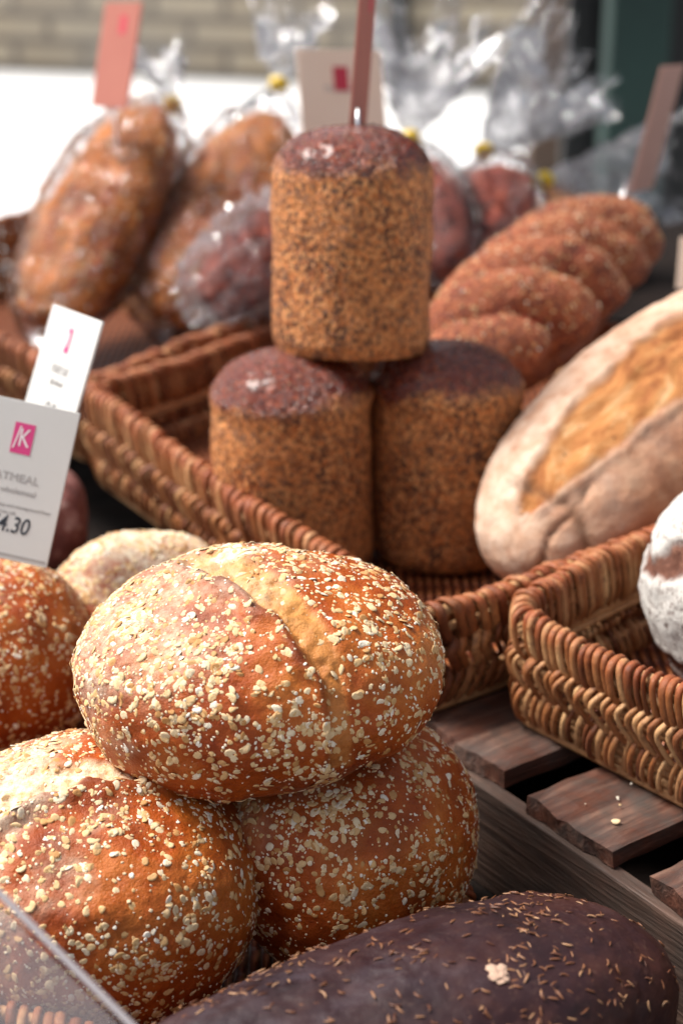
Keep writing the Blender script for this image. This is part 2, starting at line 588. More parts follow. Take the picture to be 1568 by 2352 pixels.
dp = box('drainpipe', (0.13, 0.13, 2.4), M['dark'], loc=(0.33, 10.22, 0.30), bevel=0.04)
tagit(dp, 'black drainpipe against the beige stone wall', 'drainpipe')

tb = thing('stall_table', 'dark wooden table top carrying crates, baskets and loaves', 'table', (0.1, 1.35, -0.10))
box('table_top', (2.6, 2.2, 0.03), M['table'], tb, (0, 0.15, -0.0151), 0.003)
for sx in (-1, 1):
    for sy in (-1, 1):
        box('leg', (0.06, 0.06, 0.768), M['table'], tb, (sx * 1.15, 0.15 + sy * 0.95, -0.415), 0.004)


# ------------------------------------------------------------------ baskets
def tube_set(paths, u, hw, ht, sides=7, closed=False):
    """paths (S,K,3), u (S,K,3) side vectors; returns V,F"""
    S, K, _ = paths.shape
    if closed:
        t = np.roll(paths, -1, 1) - np.roll(paths, 1, 1)
    else:
        t = np.gradient(paths, axis=1)
    t /= np.linalg.norm(t, axis=2, keepdims=True) + 1e-12
    w = u - t * (u * t).sum(2, keepdims=True)
    w /= np.linalg.norm(w, axis=2, keepdims=True) + 1e-12
    v = np.cross(t, w)
    a = np.arange(sides) / sides * 2 * np.pi
    hw = np.broadcast_to(np.asarray(hw, float), (S, K))[:, :, None, None]
    ht = np.broadcast_to(np.asarray(ht, float), (S, K))[:, :, None, None]
    V = paths[:, :, None, :] + hw * np.cos(a)[None, None, :, None] * w[:, :, None, :] + ht * np.sin(a)[None, None, :, None] * v[:, :, None, :]
    idx = np.arange(S * K * sides).reshape(S, K, sides)
    if closed:
        nx = np.roll(idx, -1, 1)
        a0, b0 = idx, nx
    else:
        a0, b0 = idx[:, :-1], idx[:, 1:]
    F = np.stack([a0, np.roll(a0, -1, 2), np.roll(b0, -1, 2), b0], -1).reshape(-1, 4)
    Fs = [F]
    if not closed:
        Fs.append(idx[:, 0, ::-1].reshape(-1, sides))
        Fs.append(idx[:, -1, :].reshape(-1, sides))
    return V.reshape(-1, 3), Fs


def contour(pts, rad, step):
    """rounded polygon (counter-clockwise seen from above) resampled at about step"""
    pts = [Vector((p[0], p[1])) for p in pts]
    n = len(pts)
    dense = []
    for i in range(n):
        a, b, c = pts[i - 1], pts[i], pts[(i + 1) % n]
        d1, d2 = (a - b).normalized(), (c - b).normalized()
        q0, q2 = b + d1 * rad, b + d2 * rad
        for k in range(13):
            s = k / 12
            dense.append(q0 * (1 - s) ** 2 + b * 2 * s * (1 - s) + q2 * s * s)
        # the straight run follows when resampling
    D = np.array([[p.x, p.y] for p in dense])
    seg = np.linalg.norm(np.roll(D, -1, 0) - D, axis=1)
    L = seg.sum()
    N = int(L / step / 2) * 2
    cum = np.concatenate([[0], np.cumsum(seg)])
    D2 = np.vstack([D, D[:1]])
    s = np.arange(N) / N * L
    X = np.stack([np.interp(s, cum, D2[:, 0]), np.interp(s, cum, D2[:, 1])], 1)
    T = np.roll(X, -1, 0) - np.roll(X, 1, 0)
    T /= np.linalg.norm(T, axis=1)[:, None]
    Nn = np.stack([T[:, 1], -T[:, 0]], 1)
    return X, T, Nn


def basket(label, pts, z_floor, z_rim, seed=1, flare=0.018, pitch=0.0080, tilt=(0.0, 0.0), tone=0.5, corner=0.035, fine=True, wob=0.0035, group='wicker baskets'):
    rng = np.random.default_rng(seed)
    cx = sum(p[0] for p in pts) / len(pts)
    cy = sum(p[1] for p in pts) / len(pts)
    root = thing('wicker_basket', label, 'basket', (cx, cy, z_floor), group=group)
    loc = [(p[0] - cx, p[1] - cy) for p in pts]
    area = sum(loc[i - 1][0] * loc[i][1] - loc[i][0] * loc[i - 1][1] for i in range(len(loc)))
    if area < 0:
        loc = loc[::-1]
    X, T, Nn = contour(loc, corner, pitch)
    N = len(X)
    H = z_rim - z_floor
    ph = rng.uniform(0, 6, 4)
    s = np.arange(N) / N * 2 * np.pi
    wz = wob * (np.sin(3 * s + ph[0]) + 0.6 * np.sin(7 * s + ph[1]))      # sagging rim
    wn_ = wob * 0.4 * (np.sin(5 * s + ph[2]) + np.sin(11 * s + ph[3]))

    def pos(i, h, d, l):
        """i (S,) contour index, h/d/l (S,K) -> points"""
        fi = i[:, None] + l
        i0 = np.floor(fi).astype(int)
        f = (fi - i0)[..., None]
        i0 %= N
        i1 = (i0 + 1) % N
        x = X[i0] * (1 - f) + X[i1] * f
        nn = Nn[i0] * (1 - f) + Nn[i1] * f
        hh = h[..., None]
        off = d[..., None] - flare * np.clip(1 - hh, 0, 2) ** 1.2 + (wn_[i0][..., None]) * hh
        xy = x + nn * off
        z = h * (H + wz[i0] * (h > 0.5) * h + tilt[0] * x[..., 0] + tilt[1] * x[..., 1])
        return np.concatenate([xy, z[..., None]], -1)

    def strands(tab, phase, jit=1.0, hwid=pitch * 0.32, hth=0.0018):
        tab = np.array(tab)
        from_k = np.linspace(0, len(tab) - 1, (len(tab) - 1) * 3 + 1)
        # smooth interpolation (Catmull-like through cosine blending of linear)
        tt = np.stack([np.interp(from_k, np.arange(len(tab)), tab[:, c]) for c in range(3)], 1)
        k = np.array([0.25, 0.5, 0.25])
        for _ in range(1):
            q = tt.copy()
            q[1:-1] = tt[:-2] * 0.25 + tt[1:-1] * 0.5 + tt[2:] * 0.25
            tt = q
        S, K = N, len(tt)
        i = np.arange(N) + phase + rng.normal(0, 0.09, N) * jit
        h = np.broadcast_to(tt[:, 0], (S, K)) + rng.normal(0, 0.012, (S, 1)) * jit
        d = np.broadcast_to(tt[:, 1], (S, K)) * (1 + rng.normal(0, 0.12, (S, 1)) * jit) + rng.normal(0, 0.0006, (S, 1))
        l = np.broadcast_to(tt[:, 2], (S, K)) + rng.normal(0, 0.10, (S, 1)) * np.linspace(-1, 1, K)[None]
        pts_ = pos(i, h, d, l)
        ii = np.floor(i).astype(int) % N
        u = np.broadcast_to(np.concatenate([T[ii], np.zeros((N, 1))], 1)[:, None, :], pts_.shape)
        wv = (hwid * (1 + rng.normal(0, 0.13, (S, 1))))
        V, F = tube_set(pts_, u, np.broadcast_to(wv, (S, K)), hth)
        tint = np.repeat(np.clip(rng.normal(tone, 0.30, N), 0, 1), K * 7)
        al = np.repeat(np.broadcast_to(sstep(0.86, 1.02, h), (S, K)).reshape(-1), 7)
        return V, F, tint, al

    def rods(hs, rads, d=0.0, tint0=0.85):
        Vs, Fs, ti, al, base = [], [], [], [], 0
        for h0, r in zip(hs, rads):
            idx = np.arange(N)[None, :]
            P_ = pos(np.zeros(1), np.full((1, N), h0), np.full((1, N), d), idx.astype(float))
            u = np.zeros_like(P_)
            u[..., 2] = 1
            V, F = tube_set(P_, u, r, r, 7, closed=True)
            Vs.append(V)
            Fs += [f + base for f in F]
            base += len(V)
            ti.append(np.full(len(V), tint0))
            al.append(np.full(len(V), 0.15))
        return np.vstack(Vs), Fs, np.concatenate(ti), np.concatenate(al)

    def join(parts, name):
        Vs, Fs, ti, al, base = [], [], [], [], 0
        for V, F, t_, a_ in parts:
            Vs.append(V)
            Fs += [f + base for f in F]
            base += len(V)
            ti.append(t_)
            al.append(a_)
        return mesh_from(name, np.vstack(Vs), Fs, M['wicker'], True, {'tint': np.concatenate(ti), 'along': np.concatenate(al)}, root)

    k = H / 0.09
    over = 0.060 / k
    A_up = [(0.60, -0.003, -0.9), (0.72, -0.009, -0.75), (0.88, -0.0080, -0.6), (1.0, -0.0078, -0.45), (1.0 + over * .75, -0.0050, -0.3),
            (1.0 + over, 0.0, -0.15), (1.0 + over * .7, 0.0054, 0.0), (0.98, 0.0080, 0.1), (0.88, 0.0084, 0.25), (0.78, 0.0084, 0.5), (0.69, 0.0065, 0.8), (0.64, 0.001, 0.95), (0.60, -0.004, 1.0)]
    A_dn = [(0.46, -0.003, 0.9), (0.43, -0.005, 0.95), (0.395, -0.001, 1.0), (0.36, 0.0075, 0.9), (0.28, 0.0105, 0.7),
            (0.17, 0.0095, 0.35), (0.07, 0.007, 0.1), (0.0, -0.001, -0.05)]
    B = [(0.88, -0.006, -0.3), (0.80, -0.0065, 0.1), (0.74, -0.002, 0.55), (0.70, 0.0085, 0.45), (0.64, 0.0125, 0.05), (0.57, 0.0125, 0.0), (0.46, 0.0105, 0.5),
         (0.36, 0.0065, 1.0), (0.30, 0.0, 1.2), (0.22, -0.006, 1.1), (0.12, -0.006, 0.8), (0.03, -0.003, 0.6)]
    join([strands(A_up, 0.0, hwid=pitch * 0.39, hth=0.0022), rods([0.99], [0.0045])], 'rim')
    join([strands(A_dn, 0.0), strands(B, 0.5)], 'woven_side')
    join([rods([0.80, 0.50, 0.56, 0.25, 0.19, 0.10, 0.02], [0.0036, 0.0034, 0.0034, 0.0036, 0.0036, 0.0045, 0.0055])], 'stakes')
    # floor of the basket
    Xb = X - Nn * (flare + 0.002)
    V = np.vstack([np.concatenate([Xb, np.full((N, 1), 0.007)], 1), np.concatenate([Xb, np.full((N, 1), 0.001)], 1)])
    q = np.arange(N)
    top = q[None, :]
    bot = (q[::-1] + N)[None, :]
    side = np.stack([q, (q + 1) % N, (q + 1) % N + N, q + N], 1)[:, ::-1]
    mesh_from('base', V, [top, bot, side], M['wfloor'], False, None, root)
    return root


ZR = 0.095
# middle basket
Nn_ = PZ(962, 1402, ZR); L_ = PZ(190, 903, ZR); R_ = PZ(1990, 1085, ZR)
e2 = (R_ - Nn_)
e1 = (L_ - Nn_)
Rm = Nn_ + e2.normalized() * 0.62
Bm = L_ + (PZ(620, 757, ZR) - L_).normalized() * 0.62
basket('large open wicker basket holding the seeded tin loaves', [Nn_, Rm, Bm, L_], 0.002, ZR, 21, pitch=0.0112, tone=0.28, flare=0.010, corner=0.026)
# near right basket
N2 = PZ(1152, 1395, ZR)
dR = (PZ(1500, 1236, ZR) - N2).normalized()
dF = (PZ(1568, 1583, ZR) - N2).normalized()
basket('wicker basket on the crate slats, holding the white floured rye loaf', [N2 + dR * 0.004, N2 + dR * 0.45, N2 + dR * 0.45 + dF * 0.5, N2 + dF * 0.5], 0.002, ZR, 22, pitch=0.0071, flare=0.009, corner=0.026)
# back left basket
C_ = PZ(178, 872, ZR + 0.005)
F_ = PZ(705, 702, ZR + 0.005)
Lb = PZ(-368, 600, ZR + 0.005)
Fb = Lb + (F_ - C_)
basket('wicker basket with the cellophane wrapped loaves leaning in it', [C_, F_, Fb, Lb], 0.002, ZR + 0.005, 23, pitch=0.011, tone=0.28)
# low front basket
basket('low wicker basket under the pile of oat loaves', [PZ(-420, 2235, 0.0), PZ(400, 2385, -0.01), PZ(1098, 2020, -0.035), PZ(600, 1560, -0.02), PZ(-500, 1430, 0.0)], -0.098, -0.012, 24, wob=0.002, tilt=(-0.16, 0.0))

# ------------------------------------------------------------------ wooden crate
zt = 0.0
cr = thing('wooden_crate', 'weathered brown slatted crate under the wicker baskets', 'crate', PZ(1155, 1765, -0.1))
cr.location.z = -0.1
O = PZ(1153, 1768, 0.0)
u1 = (PZ(1568, 2043, 0.0) - PZ(1153, 1768, 0.0)).normalized()       # along the front board
u2 = Vector((-u1.y, u1.x, 0))                                          # away from the viewer
if u2.y < 0:
    u2 = -u2
RC = basis(u2, z=(0, 0, 1))                                             # slat long axis = local x


def crate_local(p):
    return Vector((p.x - cr.location.x, p.y - cr.location.y, p.z + 0.1))


def slat(s0, s1, z0, z1, n0, length, seed):
    """ragged end-grained slat: s along board, n away from the front"""
    rng = random.Random(seed)
    bm = bmesh.new()
    nx, ny = 40, 10
    w = s1 - s0
    bmesh.ops.create_grid(bm, x_segments=nx, y_segments=ny, size=0.5)
    for v in bm.verts:
        v.co = Vector((v.co.x * length + length / 2, v.co.y * w, 0))
    r = bmesh.ops.extrude_face_region(bm, geom=bm.faces[:])
    vs = [g for g in r['geom'] if isinstance(g, bmesh.types.BMVert)]
    for v in vs:
        v.co.z -= (z1 - z0)
    bmesh.ops.recalc_face_normals(bm, faces=bm.faces[:])
    pts = np.array([v.co[:] for v in bm.verts])
    n1 = fbm(pts * np.array([0.4, 1, 1]), 55, 3, seed)
    n2 = fbm(pts, 30, 3, seed + 5)
    n3 = fbm(pts, 160, 2, seed + 9)
    for v, a, b, c in zip(bm.verts, n1, n2, n3):
        top = v.co.z > -0.001
        edge = abs(abs(v.co.y) - w / 2) < 1e-4
        end = v.co.x < 1e-4
        v.co.z += (0.0012 * a + 0.0005 * c if top else 0)
        if (edge or end) and top:
            v.co.z -= 0.0012 + 0.0022 * abs(b)
        if end:
            v.co.x += 0.0042 * b + 0.0016 * c
        if edge:
            v.co.y += (0.0020 * a) * (1 if v.co.y > 0 else -1)
    me = bpy.data.meshes.new('slat')
    bm.to_mesh(me)
    bm.free()
    me.materials.append(M['slat'])
    for p_ in me.polygons:
        p_.use_smooth = False
    o = bpy.data.objects.new('slat', me)
    COL.objects.link(o)
    o.parent = cr
    c = O + u1 * ((s0 + s1) / 2) + u2 * n0
    o.location = crate_local(Vector((c.x, c.y, z1)))
    o.rotation_euler = (RC.to_euler())
    return o


TH = 0.016
slat(-0.100, 0.000, -TH, 0.0, 0.0, 0.75, 3)
slat(0.034, 0.119, -TH, -0.001, -0.006, 0.75, 4)
slat(0.155, 0.250, -TH, 0.0, -0.004, 0.75, 5)
slat(0.288, 0.390, -TH, -0.001, 0.0, 0.75, 6)
slat(-0.245, -0.140, -TH, 0.0, 0.0, 0.75, 7)
slat(-0.390, -0.285, -TH, -0.0015, 0.0, 0.75, 8)


def board(name, s0, s1, n0, thick, z0, z1):
    o = box(name, (s1 - s0, thick, z1 - z0), M['board'], cr, bevel=0.0015)
    c = O + u1 * ((s0 + s1) / 2) + u2 * (n0 + thick / 2)
    o.location = crate_local(Vector((c.x, c.y, (z0 + z1) / 2)))
    o.rotation_euler = basis(u1, z=(0, 0, 1)).to_euler()
    return o


board('front_board', -0.42, 0.55, -0.010, 0.013, -0.0995, -TH - 0.001)
board('back_board', -0.42, 0.55, 0.72, 0.020, -0.0995, -TH - 0.001)
for q in (-0.42, 0.53):
    o = box('end_board', (0.71, 0.018, 0.08), M['board'], cr, bevel=0.0015)
    c = O + u1 * (q + 0.01) + u2 * 0.363
    o.location = crate_local(Vector((c.x, c.y, -0.0575)))
    o.rotation_euler = RC.to_euler()


# ------------------------------------------------------------------ bread
_ico = {}


def ico(sub):
    if sub not in _ico:
        bm = bmesh.new()
        bmesh.ops.create_icosphere(bm, subdivisions=sub, radius=1.0)
        V = np.array([v.co[:] for v in bm.verts])
        F = np.array([[v.index for v in f.verts] for f in bm.faces])
        bm.free()
        V /= np.linalg.norm(V, axis=1)[:, None]
        _ico[sub] = (V, F)
    V, F = _ico[sub]
    return V.copy(), F


def poly_dist(xy, path):
    """signed-ish distance to polyline and position along it (0..1)"""
    path = np.array(path, float)
    best = np.full(len(xy), 1e9)
    sgn = np.zeros(len(xy))
    tt = np.zeros(len(xy))
    n = len(path) - 1
    for k in range(n):
        a, b = path[k], path[k + 1]
        ab = b - a
        t = np.clip(((xy - a) @ ab) / (ab @ ab), 0, 1)
        q = a + t[:, None] * ab
        d = np.linalg.norm(xy - q, axis=1)
        m_ = d < best
        best[m_] = d[m_]
        cr_ = ab[0] * (xy[:, 1] - a[1]) - ab[1] * (xy[:, 0] - a[0])
        sgn[m_] = np.sign(cr_)[m_]
        tt[m_] = ((k + t) / n)[m_]
    return best, sgn, tt


def dough(radii, n=2.2, flat=0.62, squash=0.35, sub=6, seed=0, lump=0.03, dents=()):
    D, F = ico(sub)
    r = (np.abs(D) ** n).sum(1) ** (-1 / n)
    V = D * r[:, None] * np.array(radii)
    c = radii[2]
    z = V[:, 2]
    V[:, 2] = np.where(z < -flat * c, -flat * c + (z + flat * c) * squash, z)
    Nr = V / np.array(radii) ** 2
    Nr /= np.linalg.norm(Nr, axis=1)[:, None]
    R = max(radii)
    V = V + Nr * (lump * R * fbm(D, 1.3, 3, seed))[:, None]
    return D, V, Nr, F


_fl_r1, _fl_r2 = 0.55, 1.0


def flakes(obj, V, F, count, mask, size_mix, seed, name='oat_flakes', mat='flake'):
    """oat flakes pressed into the crust, one mesh"""
    rng = np.random.default_rng(seed)
    a, b, c = V[F[:, 0]], V[F[:, 1]], V[F[:, 2]]
    cr_ = np.cross(b - a, c - a)
    ar = np.linalg.norm(cr_, axis=1)
    ctr = (a + b + c) / 3
    pr = ar * mask(ctr, cr_ / ar[:, None])
    pr /= pr.sum()
    fi = rng.choice(len(F), count, p=pr)
    w = rng.dirichlet((1, 1, 1), count)
    pos = a[fi] * w[:, :1] + b[fi] * w[:, 1:2] + c[fi] * w[:, 2:]
    nrm = cr_[fi] / ar[fi][:, None]
    nrm = nrm + rng.normal(0, 0.20, (count, 3))
    nrm /= np.linalg.norm(nrm, axis=1)[:, None]
    rd = rng.normal(size=(count, 3))
    tx = rd - nrm * (rd * nrm).sum(1)[:, None]
    tx /= np.linalg.norm(tx, axis=1)[:, None]
    ty = np.cross(nrm, tx)
    kind = rng.choice(3, count, p=size_mix)
    L = np.where(kind == 0, rng.uniform(0.0029, 0.0045, count), np.where(kind == 1, rng.uniform(0.0017, 0.0032, count), rng.uniform(0.0004, 0.0013, count)))
    asp = np.where(kind == 2, rng.uniform(0.5, 1, count), rng.uniform(0.58, 0.82, count))
    brk = np.where(kind == 0, rng.uniform(0, 0.06, count), rng.uniform(0.05, 0.20, count))
    S = 10
    an = np.arange(S) / S * 2 * np.pi
    rr = 1 + rng.normal(0, 1, (count, S)) * brk[:, None]
    rr = np.clip(rr, 0.35, 1.4)
    bend = rng.normal(0, 0.12, count)
    rings = []
    thick = np.where(kind == 2, 0.20, 0.05)

    def ring(k, zt):
        x = np.cos(an)[None] * rr * k
        y = np.sin(an)[None] * rr * k * asp[:, None]
        z = zt[:, None] + bend[:, None] * x * x - 0.055 * np.exp(-(y / 0.08) ** 2) * (k < 0.97) * (np.abs(x) < 0.85) * (kind != 2)[:, None] - 0.10 * (k ** 2) + 0.018 * rng.normal(size=x.shape)
        return np.stack([x, y, z], -1)
    zt = thick * 1.6
    R0 = np.zeros((count, 1, 3))
    R0[:, 0, 2] = zt - 0.02 * (kind != 2)
    allp = np.concatenate([R0, ring(0.28, zt), ring(0.66, zt), ring(0.97, zt - 0.05), ring(1.0, -thick * 1.5)], 1)
    P_ = allp * L[:, None, None]
    W = pos[:, None, :] + P_[..., :1] * tx[:, None] + P_[..., 1:2] * ty[:, None] + P_[..., 2:] * nrm[:, None]
    nv = allp.shape[1]
    T_ = []
    q = np.arange(S)
    T_.append(np.stack([np.zeros(S, int), 1 + q, 1 + (q + 1) % S], 1))
    quads = []
    for k in range(3):
        o0, o1 = 1 + k * S, 1 + (k + 1) * S
        quads.append(np.stack([o0 + q, o1 + q, o1 + (q + 1) % S, o0 + (q + 1) % S], 1))
    off = (np.arange(count) * nv)[:, None, None]
    Ft = (T_[0][None] + off).reshape(-1, 3)
    Fq = (np.vstack(quads)[None] + off).reshape(-1, 4)
    tint = np.clip(rng.normal(0.40, 0.27, count) + (kind == 2) * 0.3, 0, 1)
    o = mesh_from(name, W.reshape(-1, 3), [Ft, Fq], M[mat], True, {'tint': np.repeat(tint, nv)}, obj)
    stuff(o)
    return o


def oat_loaf(label, center, radii, rotz=0.0, tilt=(0, 0), seed=1, tear=None, tear_w=0.011, nfl=1700, sub=6, flour_dir=(-0.7, 0.1, 0.6), flour_amt=0.6, group='oat loaves in the front pile', lump=0.03, pale_flour=False, spots=()):
    D, V, Nr, F = dough(radii, 2.08, 0.72, 0.45, sub, seed, lump)
    burn = np.zeros(len(V)); pale = np.zeros(len(V))
    if tear is not None:
        top = V[:, 2] > -radii[2] * 0.35
        wob = 0.0035 * fbm(V, 45, 3, seed + 3)
        xy = V[:, :2] + np.stack([wob, -wob], 1)
        d, s, t = poly_dist(xy, tear)
        ends = sstep(0, 0.12, t) * (1 - sstep(0.85, 1.0, t) * 0.6)
        w = tear_w * (0.40 + 0.80 * ends * (1 - 0.75 * t)) * (1 + 0.25 * pn(V, 60, seed))
        inside = (1 - sstep(w * 0.7, w * 1.35, d)) * top * sstep(-0.002, 0.03, t + 0.02) * (1 - 0.55 * sstep(0.55, 1.0, t))
        lip = np.exp(-((d - w * 1.5) / (w * 0.55)) ** 2) * (s < 0) * top * (d > w * 0.9)
        V = V + Nr * (-0.0030 * inside + 0.0058 * lip * ends)[:, None]
        V = V + Nr * (inside * 0.0026 * fbm(V * np.array([1, .6, 1]), 120, 4, seed + 7))[:, None]
        pale = np.clip(inside * (1.05 - 0.35 * np.abs(pn(V, 55, seed + 2))), 0, 1)
        burn = np.clip(np.exp(-((d - w * 1.35) / (w * 0.42)) ** 2) * (s < 0) * top * ends, 0, 1) * 0.9
    V = V + Nr * (0.0010 * fbm(V, 70, 3, seed + 1) + 0.0022 * fbm(V, 22, 2, seed + 4))[:, None]
    # bake: underside pale-orange, shoulders darker in patches
    burn = np.clip(burn + 0.55 * sstep(0.05, 0.7, fbm(D, 1.7, 3, seed + 8)) * (1 - pale), 0, 1)
    fd = np.array(flour_dir) / np.linalg.norm(flour_dir)
    fl = sstep(0.35, 1.0, D @ fd + 0.35 * fbm(D, 2.6, 3, seed + 6)) * flour_amt
    for (sx, sy, sr) in spots:
        dd = np.hypot(V[:, 0] - sx, V[:, 1] - sy) / sr + 0.35 * fbm(V, 60, 2, seed)
        fl = np.maximum(fl, (1 - sstep(0.6, 1.1, dd)) * 1.0 * (V[:, 2] > 0))
    if pale_flour:
        fl = np.maximum(fl, pale * sstep(0.0, 0.5, 0.55 + 0.6 * pn(V, 30, 2)))
    R = Euler((math.radians(tilt[0]), math.radians(tilt[1]), rotz), 'XYZ')
    root = thing('oat_loaf', label, 'loaf', center, R, group)
    mesh_from('crust', V, F, M['oat_crust'], True, {'burn': burn, 'pale': pale, 'flour': fl}, root)
    pale_f = pale[F].mean(1)

    def mask(c, n):
        clump = 0.55 + 0.75 * sstep(-0.25, 0.5, fbm(c, 26, 3, seed + 11))
        up = sstep(-0.97, -0.55, n[:, 2])
        topw = 1 + 0.8 * sstep(0.1, 0.9, n @ (fd))
        clump = clump * (0.45 + 0.55 * sstep(-0.45, -0.05, fbm(c, 13, 2, seed + 31)))
        return clump * up * topw * (1 - 0.80 * sstep(0.2, 0.7, pale_f))
    flakes(root, V, F, nfl, mask, [0.19, 0.22, 0.59], seed + 100)
    return root


Z = lambda p: Vector(p)
oat_loaf('large round oat loaf with pale torn split, balanced on top of two others', P(594, 1532, 1.12), (0.120, 0.106, 0.0735), 0.0, (0, -3), 5,
         [(-.040, .030), (-.022, .008), (.004, -.020), (.027, -.047), (.045, -.073), (.054, -.092)], 0.0130, 7600, sub=7,
         spots=((-.075, -.035, .014), (-.012, .022, .018)), flour_amt=0.5)
oat_loaf('oat loaf with a floury white split, lowest left of the front pile', P(196, 2020, 1.10), (0.116, 0.112, 0.084), 0.12, (0, 4), 14,
         [(-.13, -.035), (-.075, -.030), (-.02, -.012), (.035, .002), (.060, .004)], 0.014, 7400, sub=7, flour_dir=(-0.9, 0.0, 0.5), flour_amt=1.0, pale_flour=True,
         spots=((-.085, -.03, .03),))
oat_loaf('oat loaf without a split beneath the right side of the topmost one', P(795, 1912, 1.165), (0.090, 0.105, 0.082), -0.25, (0, 8), 27, None, 0.01, 6200, sub=6, flour_amt=0.25)
oat_loaf('orange-brown oat loaf directly under the white price card', P(-38, 1512, 1.34), (0.088, 0.09, 0.082), 0.3, (0, 0), 33, None, 0.01, 4200, sub=6, flour_amt=0.5)
oat_loaf('pale floury oat loaf half hidden behind the topmost oat loaf', P(335, 1408, 1.42), (0.080, 0.075, 0.068), -0.3, (0, 0), 41, None, 0.01, 4200, sub=6, flour_dir=(0, 0, 1), flour_amt=1.0)

# pointed crust peak and dark loaf behind the cards
D, V, Nr, F = dough((0.035, 0.055, 0.05), 2.2, 0.8, 0.6, 5, 61, 0.05)
o = thing('dark_loaf', 'small purplish brown loaf between the price cards and the basket', 'loaf', P(118, 1185, 1.60), (0, 0, 0.3))
mesh_from('crust', V, F, M['purple'], True, None, o)


# tin loaves
def tin_loaf(label, base, r, h, lean, seed, lipk=1.0):
    D, F = ico(6)
    V = D.copy()
    # cylinder with dome: map the sphere
    th = np.arctan2(D[:, 1], D[:, 0])
    zz = D[:, 2]
    body = h * 0.77
    rad = np.empty(len(V)); z = np.empty(len(V))
    lo = zz < -0.35
    hi = zz > 0.30
    k = np.clip((zz + 1) / 0.65, 0, 1)                 # bottom disc
    rad = np.where(lo, r * np.minimum(1.0, np.sqrt(np.clip(1 - zz ** 2, 0, 1)) / np.sqrt(1 - .35 ** 2)), r)
    z = np.where(lo, 0.010 * sstep(-0.5, -0.35, zz), 0)
    mid = (~lo) & (~hi)
    z = np.where(mid, 0.010 + (body - 0.010) * (zz + 0.35) / 0.65, z)
    # dome: slight mushroom lip then rounding
    u_ = np.clip((zz - 0.30) / 0.70, 0, 1)
    a_ = u_ * math.pi / 2
    s_ = np.sqrt(np.clip(1 - zz ** 2, 0, 1)) / np.sqrt(1 - .3 ** 2)
    n_ = 2.15
    rd = s_
    dz = (1 - np.clip(rd, 0, 1) ** n_) ** (1 / n_)
    rad = np.where(hi, r * rd, rad)
    z = np.where(hi, body + (h - body) * dz, z)
    V = np.stack([rad * np.cos(th), rad * np.sin(th), z], 1)
    Nr = np.stack([np.cos(th) * (np.abs(zz) < .9), np.sin(th) * (np.abs(zz) < .9), np.where(hi, 0.8, np.where(lo, -0.2, 0.0))], 1)
    Nr /= np.linalg.norm(Nr, axis=1)[:, None] + 1e-9
    tt = z / h
    lip = lipk * (0.030 * r * np.exp(-((tt - 0.80) / 0.035) ** 2) - 0.022 * r * np.exp(-((tt - 0.73) / 0.03) ** 2))
    V += Nr * (lip + 0.034 * r * fbm(V, 12, 3, seed) + 0.0011 * fbm(V, 130, 3, seed + 2))[:, None]
    V[:, 2] = np.maximum(V[:, 2], 0)
    dome = sstep(0.71, 0.92, tt + 0.06 * fbm(V, 16, 3, seed + 4)) + 0.25 * sstep(0.1, 0.6, fbm(V, 22, 3, seed + 9)) * sstep(0.45, 0.8, tt)
    o = thing('seeded_tin_loaf', label, 'loaf', base, Euler((math.radians(lean[0]), math.radians(lean[1]), 0)), 'seeded tin loaves stacked in the large basket')
    mesh_from('crust', V, F, M['tin'], True, {'dome': dome}, o)
    # seeds stuck to the crust
    rng = np.random.default_rng(seed)

    def mk(c, n):
        return sstep(-0.2, 0.2, n[:, 2] + 0.4) + 0.05
    seeds(o, V, F, 1300, mk, seed, 0.0021, 0.45)
    return o


def seeds(obj, V, F, count, mask, seed, L0=0.003, curve=1.0, name='seeds', mat='caraway', asp=0.22):
    rng = np.random.default_rng(seed)
    a, b, c = V[F[:, 0]], V[F[:, 1]], V[F[:, 2]]
    cr_ = np.cross(b - a, c - a)
    ar = np.linalg.norm(cr_, axis=1) + 1e-15
    pr = ar * mask((a + b + c) / 3, cr_ / ar[:, None])
    pr /= pr.sum()
    fi = rng.choice(len(F), count, p=pr)
    pos = (a[fi] + b[fi] + c[fi]) / 3 + rng.normal(0, 0.0006, (count, 3))
    nrm = cr_[fi] / ar[fi][:, None] + rng.normal(0, 0.12, (count, 3))
    nrm /= np.linalg.norm(nrm, axis=1)[:, None]
    rd = rng.normal(size=(count, 3))
    tx = rd - nrm * (rd * nrm).sum(1)[:, None]
    tx /= np.linalg.norm(tx, axis=1)[:, None]
    ty = np.cross(nrm, tx)
    K = 7
    s = np.linspace(-1, 1, K)
    L = L0 * rng.uniform(0.75, 1.25, count)
    cv = rng.normal(0, 0.22, count) * curve
    x = L[:, None] * s
    y = (L * cv)[:, None] * (s ** 2)
    pth = pos[:, None] + x[..., None] * tx[:, None] + y[..., None] * ty[:, None] + nrm[:, None] * (L0 * asp * 0.6)
    rad = L[:, None] * asp * np.sqrt(np.clip(1 - (s * 0.97) ** 2, 0, 1))[None]
    Vv, Ff = tube_set(pth, np.broadcast_to(ty[:, None], pth.shape), rad, rad * 0.8, 6)
    tint = np.repeat(np.clip(rng.normal(0.45, 0.28, count), 0, 1), K * 6)
    o = mesh_from(name, Vv, Ff, M[mat], True, {'tint': tint}, obj)
    stuff(o)
    return o


